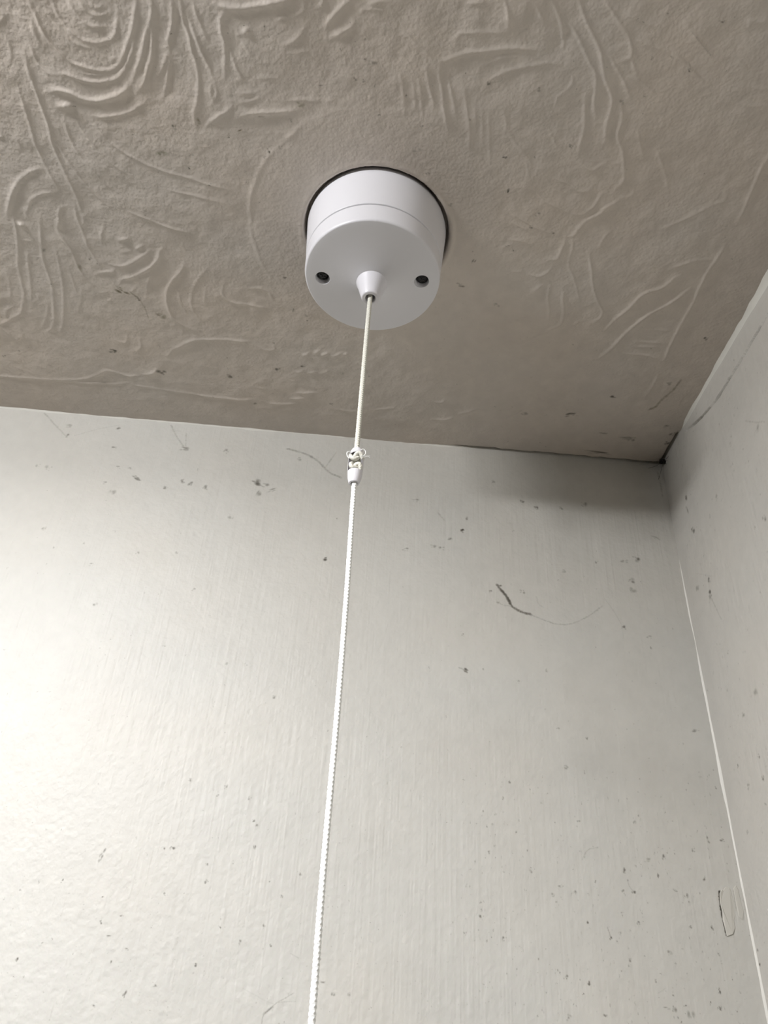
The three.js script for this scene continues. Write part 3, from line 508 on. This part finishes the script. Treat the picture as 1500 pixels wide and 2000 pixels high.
// ------------------------------------------------------------------ ceiling light behind the camera
{
  const g = thing('ceiling_light', 'small round opal ceiling light fitted flush to the textured ceiling', 'light', [LAMP.x, CEIL, LAMP.z]);
  const lathe = (list) => new THREE.LatheGeometry(list.map(([r, y]) => new THREE.Vector2(r, y)), 64);
  mesh('mounting_ring', lathe([[0.001, 0.004], [LAMP.radius + 0.004, 0.004], [LAMP.radius + 0.004, -0.012], [LAMP.radius - 0.004, -0.014]]), new THREE.MeshStandardMaterial({ color: 0xf0f0ee, roughness: 0.4 }), g);
  const d = mesh('diffuser', lathe([[LAMP.radius, -0.013], [LAMP.radius, -LAMP.drop + 0.012], [LAMP.radius - 0.004, -LAMP.drop + 0.004], [LAMP.radius - 0.012, -LAMP.drop], [0.001, -LAMP.drop]]), new THREE.MeshStandardMaterial({ color: 0xffffff, emissive: 0xf6f9ff, emissiveIntensity: 1.5, roughness: 0.4 }), g);
  d.castShadow = false;
  for (let k = 0; k < 6; k++) {                      // light leaves the side of the drum and its flat underside
    const a = k * Math.PI / 3, l = new THREE.RectAreaLight(0xf9f9fb, LAMP.nits, LAMP.radius, LAMP.drop - 0.018);
    l.position.set((LAMP.radius + 0.001) * Math.cos(a), -LAMP.drop / 2 - 0.007, (LAMP.radius + 0.001) * Math.sin(a)); l.rotation.y = -a - Math.PI / 2; l.castShadow = true; g.add(l);
  }
  const r = new THREE.RectAreaLight(0xf9f9fb, LAMP.nits, LAMP.radius * 1.77, LAMP.radius * 1.77);
  r.position.set(0, -LAMP.drop - 0.002, 0); r.rotation.x = -Math.PI / 2; r.castShadow = true; g.add(r);
}

// ------------------------------------------------------------------ the pull switch
const plastic = new THREE.MeshPhysicalMaterial({ color: new THREE.Color(0.70, 0.695, 0.72), roughness: 0.38, clearcoat: 0.15, clearcoatRoughness: 0.3 });
const capPlastic = new THREE.MeshPhysicalMaterial({ color: new THREE.Color(0.70, 0.69, 0.72), roughness: 0.35 });
const sw = thing('pull_switch', 'round white plastic ceiling pull switch with a long braided cord', 'switch', [SW.x, CEIL, SW.z]);
  const lathe = (list, n = 160) => new THREE.LatheGeometry(list.map(([r, y]) => new THREE.Vector2(r, y)), n);
  const closed = (list) => { const g = lathe([...list].reverse(), 128); g.deleteAttribute('normal'); const m = mergeVertices(g, 1e-6); m.computeVertexNormals(); return m; };
  mesh('base', lathe([[0.0001, 0.004], [0.0384, 0.004], [0.0384, 0], [0.03745, -0.012], [0.0364, -0.0252], [0.0362, -0.0256], [0.0355, -0.0258], [0.0001, -0.0258]]), plastic, sw);
  const prof = [[0, -0.0262], [0.0354, -0.0262], [0.03605, -0.0264], [0.0362, -0.0268], [0.0357, -0.0364], [0.0355, -0.0373], [0.0351, -0.0379], [0.0346, -0.0381], [0.032, -0.0384], [0.026, -0.0389], [0.018, -0.0398], [0.012, -0.0407], [0.0088, -0.0413], [0.0079, -0.0417], [0, -0.0417]];
  let cover = new Brush(closed(prof)); cover.updateMatrixWorld();
  const ev = new Evaluator(); ev.attributes = ['position', 'normal']; ev.useGroups = false;
  cover.geometry.deleteAttribute('uv');
  const screws = [[-0.0262, -0.0016], [0.0262, 0.0022]];
  for (const [x, z] of screws) {
    const cut = closed([[0, -0.029], [0.00335, -0.029], [0.00335, -0.0377], [0.0038, -0.0386], [0.0046, -0.0405], [0, -0.0405]]); cut.deleteAttribute('uv');
    const b = new Brush(cut); b.position.set(x, 0, z); b.updateMatrixWorld();
    cover = ev.evaluate(cover, b, SUBTRACTION); cover.updateMatrixWorld();
  }
  const cg = cover.geometry; cg.clearGroups(); cg.setAttribute('uv', new THREE.BufferAttribute(new Float32Array(cg.attributes.position.count * 2), 2));
  const cv = mesh('cover', cg, plastic, sw);
  const nz = mesh('nozzle', lathe([[0.0026, -0.043], [0.0026, -0.0530], [0.0029, -0.0535], [0.0041, -0.0535], [0.0046, -0.0531], [0.0049, -0.0522], [0.0074, -0.0435], [0.0081, -0.0418], [0.0083, -0.0412]], 64), capPlastic, cv);
  nz.userData = { label: 'small white cone with a hole for the cord' };
  const steel = new THREE.MeshStandardMaterial({ color: 0x0b0b0a, metalness: 0.2, roughness: 0.35 });
  for (const [x, z] of screws) {
    const head = lathe([[0.0001, -0.0371], [0.0016, -0.0370], [0.0028, -0.0366], [0.0033, -0.0358], [0.0033, -0.0288], [0.0001, -0.0288]], 24);
    const bars = [0.5, 2.07].map((a) => { const b = new THREE.BoxGeometry(0.0036, 0.0004, 0.0006); b.rotateY(a); b.translate(0, -0.03715, 0); return b; });
    const s = mesh('screw', mergeGeometries([head.toNonIndexed(), ...bars.map((b) => b.toNonIndexed())]), steel, sw);
    s.position.set(x, 0, z); s.userData = { label: 'dark recessed screw head' };
  }

// ------------------------------------------------------------------ the cord
const nylon = new THREE.MeshStandardMaterial({ color: new THREE.Color(0.86, 0.87, 0.85), roughness: 0.6 });
const creamNylon = new THREE.MeshStandardMaterial({ color: new THREE.Color(0.64, 0.63, 0.56), roughness: 0.65 });
function braid(points, radius, pitch) {              // a round plait: two sets of strands crossing
  const c = new THREE.CatmullRomCurve3(points), len = c.getLength(), n = Math.ceil(len / 0.0002), m = 24;
  const frames = c.computeFrenetFrames(n, false), pos = [], idx = [], uv = [];
  for (let i = 0; i <= n; i++) {
    const p = c.getPointAt(i / n), s = i / n * len, N = frames.normals[i], B = frames.binormals[i];
    for (let j = 0; j <= m; j++) {
      const a = j / m * 2 * Math.PI, q = 2 * Math.PI * s / pitch;
      const up = Math.max(Math.cos(4 * a + q), Math.cos(4 * a - q)), r = radius * (0.9 + 0.13 * up + 0.03 * Math.cos(q * 0.5 + a));
      pos.push(p.x + r * (Math.cos(a) * N.x + Math.sin(a) * B.x), p.y + r * (Math.cos(a) * N.y + Math.sin(a) * B.y), p.z + r * (Math.cos(a) * N.z + Math.sin(a) * B.z)); uv.push(j / m, s);
      if (i < n && j < m) { const k = i * (m + 1) + j; idx.push(k, k + 1, k + m + 1, k + 1, k + m + 2, k + m + 1); }
    }
  }
  const g = new THREE.BufferGeometry();
  g.setAttribute('position', new THREE.Float32BufferAttribute(pos, 3)); g.setAttribute('uv', new THREE.Float32BufferAttribute(uv, 2)); g.setIndex(idx); g.computeVertexNormals();
  return g;
}
{
  // measured down the cord: x drifts a little because it does not hang quite plumb
  const at = (x, y) => V(x - SW.x, EYE + y - CEIL, 0), cord = sw;
  mesh('upper_cord', braid([at(-0.0056, 0.322), at(-0.0056, 0.3), at(-0.0053, 0.25), at(-0.0050, 0.2095)], 0.00118, 0.0013), creamNylon, cord).userData = { label: 'thinner cream braided cord' };
  mesh('lower_cord', braid([at(-0.0046, 0.200), at(-0.0046, 0.190), at(-0.0035, 0.14), at(-0.0029, 0.09), at(-0.0028, 0.04), at(-0.0022, 0), at(-0.0020, -0.08), at(-0.0018, -0.4)], 0.00112, 0.0015), nylon, cord).userData = { label: 'bright white braided cord' };
  const j = new THREE.Group(); j.name = 'cord_joiner'; j.position.copy(at(-0.0048, 0.1925)); j.userData = { label: 'white plastic cord joiner with two knots' }; cord.add(j);
  const lathe = (list, n = 40, a0 = 0, a1 = Math.PI * 2) => new THREE.LatheGeometry(list.map(([r, y]) => new THREE.Vector2(r, y)), n, a0, a1);
  mesh('cap', lathe([[0.0015, 0.0006], [0.0015, 0], [0.0021, -0.0001], [0.0024, 0.0003], [0.0030, 0.0028], [0.00325, 0.0058], [0.0031, 0.0062], [0.0027, 0.006], [0.0022, 0.002], [0.0015, 0.0006]]), capPlastic, j);
  for (const a of [Math.PI * 0.93, Math.PI * -0.07]) {
    const s = lathe([[0.0032, 0.0055], [0.0034, 0.009], [0.0034, 0.013], [0.0029, 0.0162], [0.0024, 0.016], [0.0028, 0.013], [0.0028, 0.009], [0.0026, 0.0055], [0.0032, 0.0055]], 12, a - 0.5 + Math.PI / 2, 1.0);
    mesh('side_strap', s, capPlastic, j);
  }
  mesh('top_collar', lathe([[0.0014, 0.0186], [0.0017, 0.0189], [0.0022, 0.0184], [0.0029, 0.017], [0.0031, 0.0158], [0.0028, 0.0152], [0.0024, 0.0156], [0.0020, 0.0172], [0.0014, 0.0186]]), capPlastic, j);
  const knot = (scale, y, turn, squash) => {
    class K extends THREE.Curve { getPoint(t, o = new THREE.Vector3()) { const a = 2 * Math.PI * t; return o.set((Math.sin(a) + 2 * Math.sin(2 * a)) * 0.36, -Math.sin(3 * a) * 0.62 * squash, (Math.cos(a) - 2 * Math.cos(2 * a)) * 0.36).multiplyScalar(scale); } }
    const g = new THREE.TubeGeometry(new K(), 220, 0.00088, 14, true), p = g.attributes.position, nn = g.attributes.normal;
    for (let i = 0; i < p.count; i++) { const u = Math.floor(i / 15), v = i % 15, b = 0.00009 * Math.max(Math.cos(u * 0.9 + v * 1.75), Math.cos(u * 0.9 - v * 1.75)); p.setXYZ(i, p.getX(i) + nn.getX(i) * b, p.getY(i) + nn.getY(i) * b, p.getZ(i) + nn.getZ(i) * b); }
    g.computeVertexNormals(); g.rotateZ(turn); g.translate(0, y, 0.0004);
    return g;
  };
  mesh('knot', knot(0.0025, 0.0135, 0.25, 1), creamNylon, j); mesh('knot', knot(0.0024, 0.0082, -0.3, 0.9), creamNylon, j);
  const wisp = (list, r) => new THREE.TubeGeometry(new THREE.CatmullRomCurve3(list.map((p) => V(...p))), 30, r, 6);
  mesh('frayed_strand', mergeGeometries([
    wisp([[0.0012, 0.0165, 0.0022], [0.0026, 0.0172, 0.0026], [0.0036, 0.0165, 0.0024], [0.0038, 0.0150, 0.0022], [0.0030, 0.0138, 0.0022]], 0.00016),
    wisp([[0.002, 0.0135, 0.0026], [0.004, 0.0137, 0.0024], [0.0058, 0.0142, 0.002]], 0.0001),
    wisp([[0.0018, 0.013, 0.0026], [0.0034, 0.0128, 0.0026], [0.0050, 0.0136, 0.0024], [0.0058, 0.0132, 0.002]], 0.00009),
    wisp([[-0.003, 0.016, 0.0018], [-0.0042, 0.0152, 0.002], [-0.0040, 0.0132, 0.002], [-0.003, 0.0118, 0.002]], 0.0002)]), nylon, j);
}

// ------------------------------------------------------------------ dusty cobweb in the top corner
{
  const dust = new THREE.MeshStandardMaterial({ color: 0x1e1b16, roughness: 1 });
  const [bx, bz] = onCeiling(1294, 897);
  const web = thing('cobweb', 'small dark cobweb clump where ceiling and both walls meet', 'cobweb', [bx, CEIL - 0.0022, bz]);
  const g = new THREE.IcosahedronGeometry(0.0021, 4), p = g.attributes.position;
  for (let i = 0; i < p.count; i++) { const x = p.getX(i), y = p.getY(i), z = p.getZ(i), k = 1 + 0.55 * fbm(x * 1100, y * 1100, z * 1100); p.setXYZ(i, x * k * 1.3, y * k * 0.8, z * k); }
  g.computeVertexNormals();
  mesh('clump', g, dust, web);
  const ends = [[-0.014, 0.001, -0.004], [-0.022, 0.0008, -0.0045], [0.003, 0.0012, 0.016], [0.0045, -0.006, 0.012], [-0.004, -0.014, -0.0045], [-0.010, -0.004, -0.0045], [0.004, -0.010, 0.004]];
  const silk = ends.map(([x, y, z], i) => new THREE.TubeGeometry(new THREE.CatmullRomCurve3([V(0, 0, 0), V(x * 0.5, y * 0.5 - 0.0006 * (i % 3), z * 0.5 + 0.0004), V(x, y, z)]), 14, 0.00011, 5));
  mesh('strands', mergeGeometries(silk), new THREE.MeshStandardMaterial({ color: 0x4a453a, roughness: 1 }), web);
}

renderer.render(scene, camera);
